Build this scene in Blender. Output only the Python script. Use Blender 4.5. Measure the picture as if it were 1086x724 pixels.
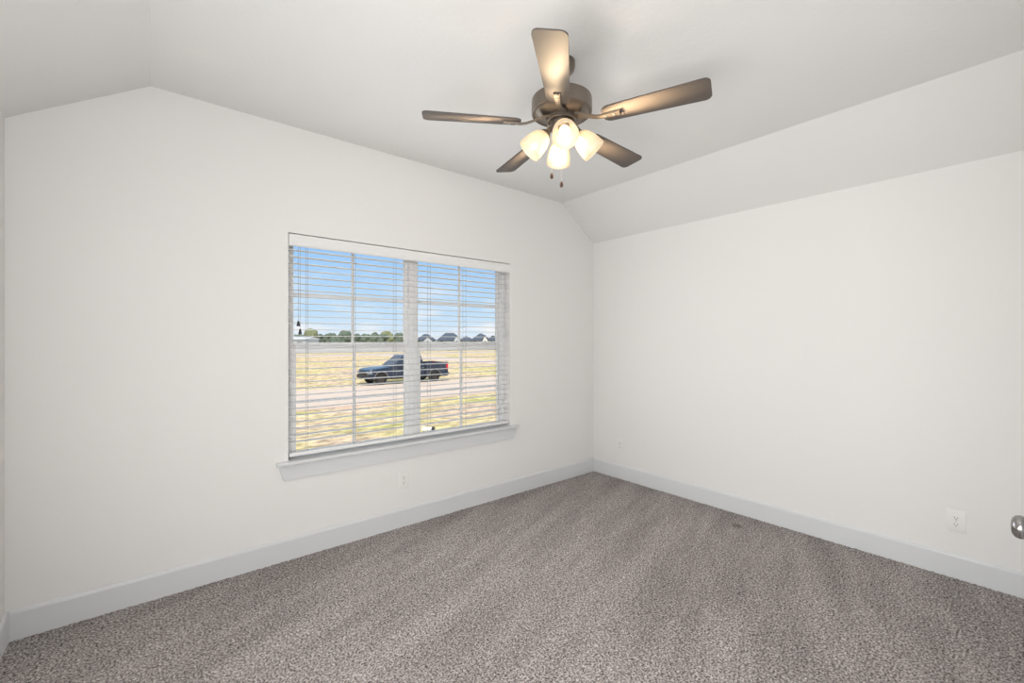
import bpy, bmesh, math, random
from mathutils import Vector, Matrix
random.seed(7)
PI = math.pi
R = math.radians
scene = bpy.context.scene
for o in list(bpy.data.objects):
    bpy.data.objects.remove(o)
COL = scene.collection

# ------------------------------------------------------------------ camera
FPX = 464.8                                   # focal length in pixels of a 1086 px wide frame
cam_d = bpy.data.cameras.new('camera')
cam_d.sensor_width = 36.0
cam_d.lens = FPX / 1086 * 36.0
cam_d.clip_start = 0.01
cam_d.clip_end = 2000
cam_d.shift_y = -2.0 / 1086
cam = bpy.data.objects.new('camera', cam_d)
cam.location = (0, 0, 1.407)
cam.rotation_euler = (R(90), 0, -R(39.5))
COL.objects.link(cam)
scene.camera = cam

# ------------------------------------------------------------------ view
vs = scene.view_settings
scene.display_settings.display_device = 'sRGB'
vs.view_transform = 'Standard'
vs.look = 'None'
vs.exposure = 0.0
vs.gamma = 1.0
vs.use_curve_mapping = False

# light levels tuned against the photograph
SKY = 1.0
SUN = 4.3
SPOT = 0.6             # light thrown out of each fan shade mouth
FAN_FILL = 1.0             # scale of the added warm fills: blade spots and hub point
FAN_FILL_COL = (1.0, 0.74, 0.46)
SPOT_COL = (1.0, 0.84, 0.66)
BULB = 5.0            # radiance of the bulbs themselves
BULB_COL = (1.0, 0.77, 0.47)

# ------------------------------------------------------------------ world (sky with small clouds)
def build_world():
    w = bpy.data.worlds.new('sky')
    scene.world = w
    w.use_nodes = True
    nt = w.node_tree
    nt.nodes.clear()
    out = nt.nodes.new('ShaderNodeOutputWorld')
    bg = nt.nodes.new('ShaderNodeBackground')
    bg.inputs['Strength'].default_value = SKY
    tc = nt.nodes.new('ShaderNodeTexCoord')
    sep = nt.nodes.new('ShaderNodeSeparateXYZ')
    nt.links.new(tc.outputs['Generated'], sep.inputs[0])
    ramp = nt.nodes.new('ShaderNodeValToRGB')
    e = ramp.color_ramp.elements
    e[0].position = 0.0; e[0].color = (0.74, 0.85, 0.95, 1)
    e[1].position = 1.0; e[1].color = (0.85, 0.95, 1.10, 1)
    a = e.new(0.5); a.color = (0.95, 1.02, 1.12, 1)
    a = e.new(0.30); a.color = (0.29, 0.565, 0.97, 1)
    a = e.new(0.06); a.color = (0.54, 0.76, 0.97, 1)
    a = e.new(0.22); a.color = (0.29, 0.565, 0.97, 1)
    nt.links.new(sep.outputs['Z'], ramp.inputs['Fac'])
    mp = nt.nodes.new('ShaderNodeMapping')
    mp.inputs['Scale'].default_value = (7, 7, 26)
    nt.links.new(tc.outputs['Generated'], mp.inputs['Vector'])
    nz = nt.nodes.new('ShaderNodeTexNoise')
    nz.inputs['Scale'].default_value = 1.0
    nz.inputs['Detail'].default_value = 6
    nt.links.new(mp.outputs[0], nz.inputs['Vector'])
    cr = nt.nodes.new('ShaderNodeValToRGB')
    cr.color_ramp.elements[0].position = 0.50
    cr.color_ramp.elements[1].position = 0.68
    nt.links.new(nz.outputs['Fac'], cr.inputs['Fac'])
    low = nt.nodes.new('ShaderNodeMapRange')          # clouds sit low over the horizon
    low.inputs['From Min'].default_value = 0.16
    low.inputs['From Max'].default_value = 0.03
    nt.links.new(sep.outputs['Z'], low.inputs['Value'])
    mul = nt.nodes.new('ShaderNodeMath'); mul.operation = 'MULTIPLY'
    nt.links.new(cr.outputs['Color'], mul.inputs[0])
    nt.links.new(low.outputs[0], mul.inputs[1])
    mix = nt.nodes.new('ShaderNodeMix'); mix.data_type = 'RGBA'
    nt.links.new(mul.outputs[0], mix.inputs['Factor'])
    nt.links.new(ramp.outputs['Color'], mix.inputs['A'])
    mix.inputs['B'].default_value = (0.93, 0.95, 0.98, 1)
    nt.links.new(mix.outputs['Result'], bg.inputs['Color'])
    nt.links.new(bg.outputs[0], out.inputs[0])
build_world()

sun_d = bpy.data.lights.new('sun', 'SUN')
sun_d.energy = SUN
sun_d.angle = R(0.6)
sun_d.color = (1.0, 0.93, 0.84)
sun = bpy.data.objects.new('sun', sun_d)
sun.rotation_euler = Vector((0.35, 0.62, -0.85)).to_track_quat('-Z', 'Y').to_euler()
COL.objects.link(sun)

AREA_LEFT = 93.0        # added fill panel in front of the closed left wall, out of view
AREA_UP = 5.0          # added fill lamp behind the camera in the nook, aimed upward
def area(name, loc, aim, sx, sy, power, col):
    d = bpy.data.lights.new(name, 'AREA')
    d.shape = 'RECTANGLE'; d.size = sx; d.size_y = sy; d.energy = power; d.color = col
    o = bpy.data.objects.new(name, d); COL.objects.link(o)
    o.location = loc
    o.rotation_euler = Vector(aim).to_track_quat('-Z', 'Y').to_euler()
    return o
area('side_fill', (-0.49, 0.40, 1.35), (1, 0.10, 0.12), 1.5, 1.6, AREA_LEFT, (0.99, 0.985, 0.97))
AREA_WIN = 12.0         # added lamp on the room side of the blind, boosting the window daylight
area('window_fill', (1.597, 3.02, 1.33), (0, -1, 0.0), 1.75, 1.25, AREA_WIN, (0.95, 0.985, 1.0))
area('nook_fill', (0.05, -0.62, 1.15), (0.55, 0.45, 0.75), 0.8, 0.8, AREA_UP, (0.965, 0.985, 1.0))

# ------------------------------------------------------------------ materials
def new_mat(name):
    m = bpy.data.materials.new(name)
    m.use_nodes = True
    return m, m.node_tree, m.node_tree.nodes['Principled BSDF']

def mat(name, col, rough=0.6, metal=0.0, spec=0.5, bump=0.0, bscale=200.0, var=0.0, vscale=6.0, stretch=None):
    """plain surface with a procedural colour variation and a fine bump"""
    m, nt, b = new_mat(name)
    b.inputs['Roughness'].default_value = rough
    b.inputs['Metallic'].default_value = metal
    b.inputs['Specular IOR Level'].default_value = spec
    tc = nt.nodes.new('ShaderNodeTexCoord')
    vec = tc.outputs['Object']
    if stretch:
        mp = nt.nodes.new('ShaderNodeMapping')
        mp.inputs['Scale'].default_value = stretch
        nt.links.new(vec, mp.inputs['Vector']); vec = mp.outputs[0]
    nz = nt.nodes.new('ShaderNodeTexNoise')
    nz.inputs['Scale'].default_value = vscale
    nz.inputs['Detail'].default_value = 4
    nt.links.new(vec, nz.inputs['Vector'])
    mix = nt.nodes.new('ShaderNodeMix'); mix.data_type = 'RGBA'
    nt.links.new(nz.outputs['Fac'], mix.inputs['Factor'])
    mix.inputs['A'].default_value = tuple(c * (1 - var) for c in col) + (1,)
    mix.inputs['B'].default_value = tuple(min(1, c * (1 + var)) for c in col) + (1,)
    nt.links.new(mix.outputs['Result'], b.inputs['Base Color'])
    if bump:
        n2 = nt.nodes.new('ShaderNodeTexNoise')
        n2.inputs['Scale'].default_value = bscale
        n2.inputs['Detail'].default_value = 3
        nt.links.new(vec, n2.inputs['Vector'])
        bp = nt.nodes.new('ShaderNodeBump')
        bp.inputs['Strength'].default_value = bump
        bp.inputs['Distance'].default_value = 0.002
        nt.links.new(n2.outputs['Fac'], bp.inputs['Height'])
        nt.links.new(bp.outputs[0], b.inputs['Normal'])
    return m

def glass_mat(name, tint=(1, 1, 1), refl=0.05):
    m = bpy.data.materials.new(name); m.use_nodes = True
    nt = m.node_tree; nt.nodes.clear()
    out = nt.nodes.new('ShaderNodeOutputMaterial')
    t = nt.nodes.new('ShaderNodeBsdfTransparent'); t.inputs[0].default_value = tint + (1,)
    g = nt.nodes.new('ShaderNodeBsdfGlossy'); g.inputs['Roughness'].default_value = 0.01
    fr = nt.nodes.new('ShaderNodeFresnel'); fr.inputs['IOR'].default_value = 1.25
    mx = nt.nodes.new('ShaderNodeMixShader')
    nt.links.new(fr.outputs[0], mx.inputs[0])
    nt.links.new(t.outputs[0], mx.inputs[1]); nt.links.new(g.outputs[0], mx.inputs[2])
    nt.links.new(mx.outputs[0], out.inputs[0])
    return m

def frosted_mat(name):
    m = bpy.data.materials.new(name); m.use_nodes = True
    nt = m.node_tree; nt.nodes.clear()
    out = nt.nodes.new('ShaderNodeOutputMaterial')
    t = nt.nodes.new('ShaderNodeBsdfTranslucent'); t.inputs[0].default_value = (0.95, 0.88, 0.75, 1)
    d = nt.nodes.new('ShaderNodeBsdfDiffuse'); d.inputs[0].default_value = (0.92, 0.87, 0.77, 1)
    g = nt.nodes.new('ShaderNodeBsdfGlossy'); g.inputs['Roughness'].default_value = 0.3
    m1 = nt.nodes.new('ShaderNodeMixShader'); m1.inputs[0].default_value = 0.45
    m2 = nt.nodes.new('ShaderNodeMixShader'); m2.inputs[0].default_value = 0.05
    nt.links.new(t.outputs[0], m1.inputs[1]); nt.links.new(d.outputs[0], m1.inputs[2])
    nt.links.new(m1.outputs[0], m2.inputs[1]); nt.links.new(g.outputs[0], m2.inputs[2])
    nt.links.new(m2.outputs[0], out.inputs[0])
    return m

def emit_mat(name, col, s):
    m = bpy.data.materials.new(name); m.use_nodes = True
    nt = m.node_tree; nt.nodes.clear()
    out = nt.nodes.new('ShaderNodeOutputMaterial')
    e = nt.nodes.new('ShaderNodeEmission')
    e.inputs[0].default_value = col + (1,); e.inputs[1].default_value = s
    nt.links.new(e.outputs[0], out.inputs[0])
    return m

def carpet_mat():
    m, nt, b = new_mat('carpet')
    b.inputs['Roughness'].default_value = 1.0
    b.inputs['Specular IOR Level'].default_value = 0.05
    tc = nt.nodes.new('ShaderNodeTexCoord')
    def noise(scale, detail, rough=0.5, vec=None):
        n = nt.nodes.new('ShaderNodeTexNoise')
        n.inputs['Scale'].default_value = scale; n.inputs['Detail'].default_value = detail
        n.inputs['Roughness'].default_value = rough
        nt.links.new(vec or tc.outputs['Object'], n.inputs['Vector'])
        return n
    fleck = noise(112, 3, 0.62)
    ramp = nt.nodes.new('ShaderNodeValToRGB')
    e = ramp.color_ramp.elements
    e[0].position = 0.33; e[0].color = (0.058, 0.048, 0.044, 1)
    e[1].position = 0.68; e[1].color = (0.64, 0.60, 0.585, 1)
    k = e.new(0.47); k.color = (0.25, 0.223, 0.213, 1)
    k = e.new(0.55); k.color = (0.395, 0.361, 0.348, 1)
    nt.links.new(fleck.outputs['Fac'], ramp.inputs['Fac'])
    # vacuum strokes and footprints: pile leaning one way or the other
    mp = nt.nodes.new('ShaderNodeMapping')
    mp.vector_type = 'TEXTURE'
    mp.inputs['Rotation'].default_value = (0, 0, R(18))
    mp.inputs['Scale'].default_value = (1.5, 0.26, 1)
    nt.links.new(tc.outputs['Object'], mp.inputs['Vector'])
    sw = noise(1.5, 3, 0.55, mp.outputs[0])
    mr = nt.nodes.new('ShaderNodeMapRange')
    mr.inputs['From Min'].default_value = 0.36; mr.inputs['From Max'].default_value = 0.64
    mr.inputs['To Min'].default_value = 0.92; mr.inputs['To Max'].default_value = 1.20
    nt.links.new(sw.outputs['Fac'], mr.inputs['Value'])
    hsv = nt.nodes.new('ShaderNodeHueSaturation')
    nt.links.new(ramp.outputs['Color'], hsv.inputs['Color'])
    nt.links.new(mr.outputs[0], hsv.inputs['Value'])
    # the one small stain near the right baseboard
    dist = nt.nodes.new('ShaderNodeVectorMath'); dist.operation = 'DISTANCE'
    dist.inputs[1].default_value = (3.42, 1.47, 0.0)
    nt.links.new(tc.outputs['Object'], dist.inputs[0])
    st = nt.nodes.new('ShaderNodeMapRange')
    st.inputs['From Min'].default_value = 0.015; st.inputs['From Max'].default_value = 0.055
    st.inputs['To Min'].default_value = 0.55; st.inputs['To Max'].default_value = 0.0
    nt.links.new(dist.outputs['Value'], st.inputs['Value'])
    mix = nt.nodes.new('ShaderNodeMix'); mix.data_type = 'RGBA'
    nt.links.new(st.outputs[0], mix.inputs['Factor'])
    nt.links.new(hsv.outputs['Color'], mix.inputs['A'])
    mix.inputs['B'].default_value = (0.10, 0.075, 0.06, 1)
    nt.links.new(mix.outputs['Result'], b.inputs['Base Color'])
    return m

def lawn_mat():
    m, nt, b = new_mat('dry_lawn')
    b.inputs['Roughness'].default_value = 1.0
    b.inputs['Specular IOR Level'].default_value = 0.0
    tc = nt.nodes.new('ShaderNodeTexCoord')
    def noise(scale, detail, vec):
        n = nt.nodes.new('ShaderNodeTexNoise')
        n.inputs['Scale'].default_value = scale; n.inputs['Detail'].default_value = detail
        n.inputs['Roughness'].default_value = 0.65
        nt.links.new(vec, n.inputs['Vector']); return n
    big = noise(0.28, 5, tc.outputs['Object'])
    ramp = nt.nodes.new('ShaderNodeValToRGB')
    e = ramp.color_ramp.elements
    e[0].position = 0.34; e[0].color = (0.58, 0.44, 0.335, 1)     # bare pinkish soil
    e[1].position = 0.70; e[1].color = (0.38, 0.39, 0.14, 1)     # green tufts
    k = e.new(0.46); k.color = (0.57, 0.46, 0.31, 1)
    k = e.new(0.56); k.color = (0.56, 0.48, 0.25, 1)             # straw
    nt.links.new(big.outputs['Fac'], ramp.inputs['Fac'])
    fine = noise(3.2, 6, tc.outputs['Object'])
    mr = nt.nodes.new('ShaderNodeMapRange')
    mr.inputs['From Min'].default_value = 0.35; mr.inputs['From Max'].default_value = 0.65
    mr.inputs['To Min'].default_value = 0.42; mr.inputs['To Max'].default_value = 1.35
    nt.links.new(fine.outputs['Fac'], mr.inputs['Value'])
    hsv = nt.nodes.new('ShaderNodeHueSaturation')
    nt.links.new(ramp.outputs['Color'], hsv.inputs['Color'])
    nt.links.new(mr.outputs[0], hsv.inputs['Value'])
    nt.links.new(hsv.outputs['Color'], b.inputs['Base Color'])
    return m

def shingle_mat(name, col):
    m, nt, b = new_mat(name)
    b.inputs['Roughness'].default_value = 0.9
    tc = nt.nodes.new('ShaderNodeTexCoord')
    br = nt.nodes.new('ShaderNodeTexBrick')
    br.inputs['Scale'].default_value = 2.0
    br.inputs['Color1'].default_value = col + (1,)
    br.inputs['Color2'].default_value = tuple(c * 1.25 for c in col) + (1,)
    br.inputs['Mortar'].default_value = tuple(c * 0.6 for c in col) + (1,)
    nt.links.new(tc.outputs['Object'], br.inputs['Vector'])
    nt.links.new(br.outputs['Color'], b.inputs['Base Color'])
    return m

M = {}
M['wall'] = mat('wall_paint', (0.845, 0.838, 0.825), 0.85, spec=0.2, bump=0.10, bscale=260, var=0.004, vscale=1.5)
M['ceiling'] = mat('ceiling_paint', (0.80, 0.795, 0.785), 0.95, spec=0.1, bump=0.55, bscale=42, var=0.006, vscale=3)
M['trim'] = mat('trim_paint', (0.72, 0.735, 0.75), 0.42, spec=0.4, var=0.004)
M['vinyl'] = mat('window_vinyl', (0.94, 0.94, 0.94), 0.4, var=0.004)
M['slat'] = mat('blind_slat', (0.86, 0.86, 0.855), 0.5, var=0.006, vscale=9, stretch=(1, 12, 12))
M['valance'] = mat('blind_valance', (0.86, 0.86, 0.855), 0.5, var=0.006, vscale=9, stretch=(1, 12, 12))
M['cord'] = mat('blind_cord', (0.36, 0.37, 0.38), 0.8, bump=0.3, bscale=900)
M['tassel'] = mat('dark_tassel', (0.012, 0.013, 0.016), 0.5)
M['wand'] = mat('clear_wand', (0.66, 0.66, 0.67), 0.2)
M['carpet'] = carpet_mat()
M['plate'] = mat('outlet_plastic', (0.86, 0.85, 0.83), 0.35)
M['slot'] = mat('outlet_slot', (0.05, 0.045, 0.04), 0.6)
M['screw'] = mat('screw_metal', (0.55, 0.55, 0.55), 0.35, metal=0.8)
M['nickel'] = mat('brushed_nickel', (0.215, 0.18, 0.15), 0.34, metal=0.85, bump=0.25, bscale=60, var=0.06, vscale=30, stretch=(1, 1, 20))
M['satin'] = mat('satin_nickel', (0.36, 0.35, 0.345), 0.18, metal=1.0, var=0.02)
M['blade'] = mat('blade_laminate', (0.87, 0.855, 0.835), 0.5, spec=0.3, var=0.04, vscale=14, stretch=(1, 14, 14))
M['blade_edge'] = mat('blade_top_edge', (0.10, 0.085, 0.075), 0.5, spec=0.3, var=0.04, vscale=14)
M['frost'] = frosted_mat('frosted_glass')
M['bulb'] = emit_mat('lit_bulb', BULB_COL, BULB)
M['chain'] = mat('pull_chain', (0.70, 0.68, 0.64), 0.35, metal=0.5, bump=0.5, bscale=800)
M['walnut'] = mat('pull_wood', (0.075, 0.03, 0.014), 0.4, var=0.25, vscale=60)
M['pane'] = glass_mat('window_glass')
M['lawn'] = lawn_mat()
M['concrete'] = mat('pale_concrete', (0.52, 0.44, 0.375), 0.95, spec=0.1, var=0.07, vscale=1.2, bump=0.2, bscale=40)
M['car_paint'] = mat('navy_car_paint', (0.010, 0.022, 0.048), 0.18, spec=0.6, var=0.02)
M['car_glass'] = mat('tinted_glass', (0.015, 0.022, 0.032), 0.05, spec=0.8, var=0.05)
M['rubber'] = mat('tyre_rubber', (0.012, 0.012, 0.012), 0.9, bump=0.4, bscale=60)
M['black_plastic'] = mat('black_plastic', (0.014, 0.014, 0.015), 0.6)
M['chrome'] = mat('chrome', (0.55, 0.56, 0.58), 0.12, metal=1.0)
M['alloy'] = mat('alloy_rim', (0.10, 0.085, 0.075), 0.35, metal=0.8)
M['tail_red'] = mat('tail_lens_red', (0.55, 0.012, 0.035), 0.15)
M['lens'] = mat('headlamp_lens', (0.22, 0.25, 0.28), 0.1, spec=0.7)
M['leaf'] = mat('tree_leaves', (0.115, 0.145, 0.11), 0.9, spec=0.1, var=0.5, vscale=1.3, bump=0.6, bscale=6)
M['leaf_pale'] = mat('pale_tree_leaves', (0.19, 0.21, 0.12), 0.9, spec=0.1, var=0.4, vscale=1.3, bump=0.6, bscale=6)
M['bark'] = mat('bark', (0.10, 0.075, 0.055), 0.9, var=0.3, vscale=8)
M['roof'] = shingle_mat('slate_shingle', (0.060, 0.080, 0.110))
M['siding'] = mat('grey_siding', (0.46, 0.50, 0.55), 0.8, var=0.05, vscale=2)
M['siding_pale'] = mat('pale_siding', (0.66, 0.66, 0.64), 0.8, var=0.05, vscale=2)
M['dark_pane'] = mat('dark_house_pane', (0.05, 0.065, 0.085), 0.1, spec=0.7)
M['pvc'] = mat('white_pipe', (0.74, 0.78, 0.80), 0.4)

# ------------------------------------------------------------------ mesh helpers
def bx(bm, x0, x1, y0, y1, z0, z1, bev=0.0, seg=2):
    g = bmesh.ops.create_cube(bm, size=1.0)
    vs_ = g['verts']
    for v in vs_:
        v.co = Vector((x0 + (v.co.x + .5) * (x1 - x0), y0 + (v.co.y + .5) * (y1 - y0), z0 + (v.co.z + .5) * (z1 - z0)))
    if bev:
        es = list({e for v in vs_ for e in v.link_edges})
        bmesh.ops.bevel(bm, geom=es, offset=bev, segments=seg, profile=0.5, affect='EDGES')

def lathe(bm, prof, n=32, mtx=Matrix(), cap=True):
    """revolve (r, z) pairs about local z; r==0 makes a pole"""
    rings = []
    for r, z in prof:
        if r < 1e-6:
            rings.append([bm.verts.new(mtx @ Vector((0, 0, z)))])
        else:
            rings.append([bm.verts.new(mtx @ Vector((r * math.cos(2 * PI * i / n), r * math.sin(2 * PI * i / n), z))) for i in range(n)])
    for a, b in zip(rings, rings[1:]):
        for i in range(n):
            j = (i + 1) % n
            if len(a) == 1 and len(b) == 1: continue
            if len(a) == 1: bm.faces.new((a[0], b[j], b[i]))
            elif len(b) == 1: bm.faces.new((a[i], a[j], b[0]))
            else: bm.faces.new((a[i], a[j], b[j], b[i]))
    if cap:
        if len(rings[0]) > 1: bm.faces.new(list(reversed(rings[0])))
        if len(rings[-1]) > 1: bm.faces.new(rings[-1])

def prism(bm, pts, axis, a, b):
    """extrude a polygon; axis 'y': pts are (x, z), from y=a to y=b; 'z': pts (x, y); 'x': pts (y, z)"""
    def mk(p, t):
        return {'y': (p[0], t, p[1]), 'z': (p[0], p[1], t), 'x': (t, p[0], p[1])}[axis]
    va = [bm.verts.new(mk(p, a)) for p in pts]
    vb = [bm.verts.new(mk(p, b)) for p in pts]
    n = len(pts)
    bm.faces.new(va); bm.faces.new(list(reversed(vb)))
    for i in range(n):
        j = (i + 1) % n
        bm.faces.new((va[j], va[i], vb[i], vb[j]))

def tube(bm, pts, r, n=10):
    """round bar along a path; r is a number or one radius per point"""
    pts = [Vector(p) for p in pts]
    rs = r if isinstance(r, (list, tuple)) else [r] * len(pts)
    rings = []
    up = Vector((0, 0, 1))
    for i, p in enumerate(pts):
        d = (pts[min(i + 1, len(pts) - 1)] - pts[max(i - 1, 0)]).normalized()
        u = up.cross(d)
        if u.length < 1e-3: u = Vector((1, 0, 0)).cross(d)
        u.normalize(); w = d.cross(u)
        rings.append([bm.verts.new(p + (u * math.cos(2 * PI * k / n) + w * math.sin(2 * PI * k / n)) * rs[i]) for k in range(n)])
    for a, b in zip(rings, rings[1:]):
        for k in range(n):
            j = (k + 1) % n
            bm.faces.new((a[k], a[j], b[j], b[k]))
    bm.faces.new(list(reversed(rings[0]))); bm.faces.new(rings[-1])

def obj(name, bm, material, parent=None, smooth=0.0):
    me = bpy.data.meshes.new(name)
    bmesh.ops.recalc_face_normals(bm, faces=bm.faces[:])
    bm.to_mesh(me); bm.free()
    for m in (material if isinstance(material, (list, tuple)) else [material]):
        me.materials.append(m)
    if smooth:
        for p in me.polygons: p.use_smooth = True
        me.set_sharp_from_angle(angle=R(smooth))
    o = bpy.data.objects.new(name, me)
    COL.objects.link(o)
    if parent: o.parent = parent
    return o

def tag(o, label, cat, group=None, kind=None):
    o['label'] = label; o['category'] = cat
    if group: o['group'] = group
    if kind: o['kind'] = kind
    return o

def thing(name, label, cat, loc=(0, 0, 0), rz=0.0, group=None):
    o = bpy.data.objects.new(name, None)
    o.empty_display_size = 0.1
    COL.objects.link(o)
    o.location = loc; o.rotation_euler = (0, 0, rz)
    return tag(o, label, cat, group)

def struct(name, bm, material, parent=None, smooth=0.0, label=None, cat=None):
    o = obj(name, bm, material, parent, smooth)
    if parent is None:
        o['kind'] = 'structure'
        if label: o['label'] = label; o['category'] = cat
    return o

def copy_tree(root, loc, rz=None):
    r = root.copy(); COL.objects.link(r); r.location = loc
    if rz is not None: r.rotation_euler = (0, 0, rz)
    for ch in list(root.children):
        c = ch.copy(); COL.objects.link(c); c.parent = r
        for g in list(ch.children):
            d = g.copy(); COL.objects.link(d); d.parent = c
    return r

def B(): return bmesh.new()

# ================================================================== ROOM SHELL
XL, XR = -0.524, 3.676            # left and right walls
YF = 3.078                        # window wall (inner face)
YB = -0.075                       # rear wall behind the camera
NOOK = -1.25                      # end of the entry nook the camera stands in
NX = 0.62                         # right side of the nook
ZL, ZC = 2.44, 2.78               # low wall height, flat ceiling
KL, KR = 0.0, 3.192               # creases of the vaulted ceiling
WX0, WX1, WZ0, WZ1 = 0.68, 2.514, 0.600, 2.095     # window opening
T = 0.17

def gable(x):
    if x < KL: return ZL + (ZC - ZL) * (x - XL) / (KL - XL)
    if x > KR: return ZL + (ZC - ZL) * (XR - x) / (XR - KR)
    return ZC

# --- carpet: a real uneven pile surface
def build_floor():
    bm = B()
    bx(bm, XL - .1, XR + .1, NOOK - .1, YF + .1, -0.12, -0.012)
    me = bpy.data.meshes.new('floor')
    bm.to_mesh(me); bm.free()
    verts = [v.co[:] for v in me.vertices]
    faces = [list(p.vertices) for p in me.polygons]
    st = 0.0085
    x0, x1, y0, y1 = XL - .01, XR + .01, NOOK - .01, YF + .01
    nx, ny = int((x1 - x0) / st), int((y1 - y0) / st)
    base = len(verts)
    rnd = random.Random(3)
    for j in range(ny + 1):
        for i in range(nx + 1):
            verts.append((x0 + (x1 - x0) * i / nx + rnd.uniform(-.002, .002), y0 + (y1 - y0) * j / ny + rnd.uniform(-.002, .002), rnd.uniform(-.0035, .002)))
    w = nx + 1
    for j in range(ny):
        for i in range(nx):
            a = base + j * w + i
            faces.append((a, a + 1, a + w + 1, a + w))
    me2 = bpy.data.meshes.new('floor')
    me2.from_pydata(verts, [], faces)
    me2.materials.append(M['carpet'])
    for p in me2.polygons: p.use_smooth = True
    o = bpy.data.objects.new('floor', me2)
    COL.objects.link(o); o['kind'] = 'structure'
build_floor()

# --- ceiling: flat middle with a slope down to each side wall
bm = B()
prism(bm, [(XL - T, gable(XL) - (ZC - ZL) * T / (KL - XL)), (XL, ZL), (KL, ZC), (KR, ZC), (XR, ZL), (XR + T, ZL - (ZC - ZL) * T / (XR - KR)),
           (XR + T, 3.0), (XL - T, 3.0)], 'y', NOOK - T, YF + T)
struct('ceiling', bm, M['ceiling'])

# --- walls
def wall_y(name, x0, x1, ya, yb, holes=()):
    """wall across x whose top follows the vaulted ceiling; hole (x0,x1,z0,z1)"""
    bm = B()
    def topped(xa, xb, z0):
        xs = [xa] + [k for k in (KL, KR) if xa < k < xb] + [xb]
        prism(bm, [(xa, z0), (xb, z0)] + [(x, gable(x) + 0.004) for x in reversed(xs)], 'y', ya, yb)
    x = x0
    for h in holes:
        topped(x, h[0], -0.1)
        if h[2] > -0.1: prism(bm, [(h[0], -0.1), (h[1], -0.1), (h[1], h[2]), (h[0], h[2])], 'y', ya, yb)
        topped(h[0], h[1], h[3])
        x = h[1]
    topped(x, x1, -0.1)
    bmesh.ops.remove_doubles(bm, verts=bm.verts[:], dist=1e-5)
    return struct(name, bm, M['wall'])
wall_y('wall_front', XL, XR, YF, YF + T, [(WX0, WX1, WZ0, WZ1)])
bm = B(); bx(bm, XL - T, XL, NOOK - T, YF + T, -0.1, ZL + .004); struct('wall_left', bm, M['wall'])
bm = B(); bx(bm, XR, XR + T, YB - T, YF + T, -0.1, ZL + .004); struct('wall_right', bm, M['wall'])
DX0, DX1 = 1.00, 1.762            # closet door behind the right edge of the frame
wall_y('wall_rear', NX, XR, YB - T, YB, [(DX0 - .02, DX1 + .02, -0.1, 2.05)])
bm = B(); bx(bm, NX, NX + .1, NOOK, YB - T, -0.1, ZC + .004); struct('wall_nook_side', bm, M['wall'])
wall_y('wall_nook_rear', XL, NX + .1, NOOK - T, NOOK)
bm = B(); bx(bm, DX0 - .1, DX1 + .1, YB - T - .06, YB - T, -0.1, 2.15); struct('wall_closet', bm, M['wall'])

# --- baseboards with a stepped, eased top edge
BH, BT = 0.139, 0.015
def board(name, path_pts):
    """path along the wall, board grows to the left of the walking direction"""
    bm = B()
    prof = [(0, -0.02), (BT, -0.02), (BT, BH - .016), (BT - .003, BH - .006), (BT - .008, BH), (0, BH)]
    (xa, ya), (xb, yb) = path_pts
    d = Vector((xb - xa, yb - ya, 0)).normalized(); n = Vector((-d.y, d.x, 0))
    A = [bm.verts.new(Vector((xa, ya, 0)) + n * p + Vector((0, 0, z))) for p, z in prof]
    C = [bm.verts.new(Vector((xb, yb, 0)) + n * p + Vector((0, 0, z))) for p, z in prof]
    k = len(prof)
    bm.faces.new(A); bm.faces.new(list(reversed(C)))
    for i in range(k):
        j = (i + 1) % k
        bm.faces.new((A[i], A[j], C[j], C[i]))
    return struct(name, bm, M['trim'])
board('baseboard_front', [(XR - BT, YF), (XL + BT, YF)])
board('baseboard_right', [(XR, YB + .01), (XR, YF)])
board('baseboard_left', [(XL, YF), (XL, NOOK)])
board('baseboard_rear', [(DX1 + .10, YB), (XR - BT, YB)])

# --- window stool and apron
bm = B()
prism(bm, [(WX0 - .070, 3.030), (WX0 - .064, 3.024), (WX1 + .064, 3.024), (WX1 + .070, 3.030), (WX1 + .070, YF), (WX1, YF), (WX1, 3.165), (WX0, 3.165), (WX0, YF), (WX0 - .070, YF)],
      'z', 0.608, 0.632)
bmesh.ops.recalc_face_normals(bm, faces=bm.faces[:])
es = [e for e in bm.edges if e.verts[0].co.y < 3.04 and e.verts[1].co.y < 3.04 and abs(e.verts[0].co.z - e.verts[1].co.z) < 1e-4]
bmesh.ops.bevel(bm, geom=es, offset=0.008, segments=3, profile=0.5, affect='EDGES')
struct('trim_1', bm, M['trim'], smooth=40, label='white painted stool ledge along the foot of the window', cat='window sill')
bm = B()
prism(bm, [(WX0 - .058, .608), (WX1 + .058, .608), (WX1 + .030, .512), (WX0 - .030, .512)], 'y', 3.058, YF)
struct('trim_2', bm, M['trim'], label='white apron board under the window stool', cat='window trim')

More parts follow.
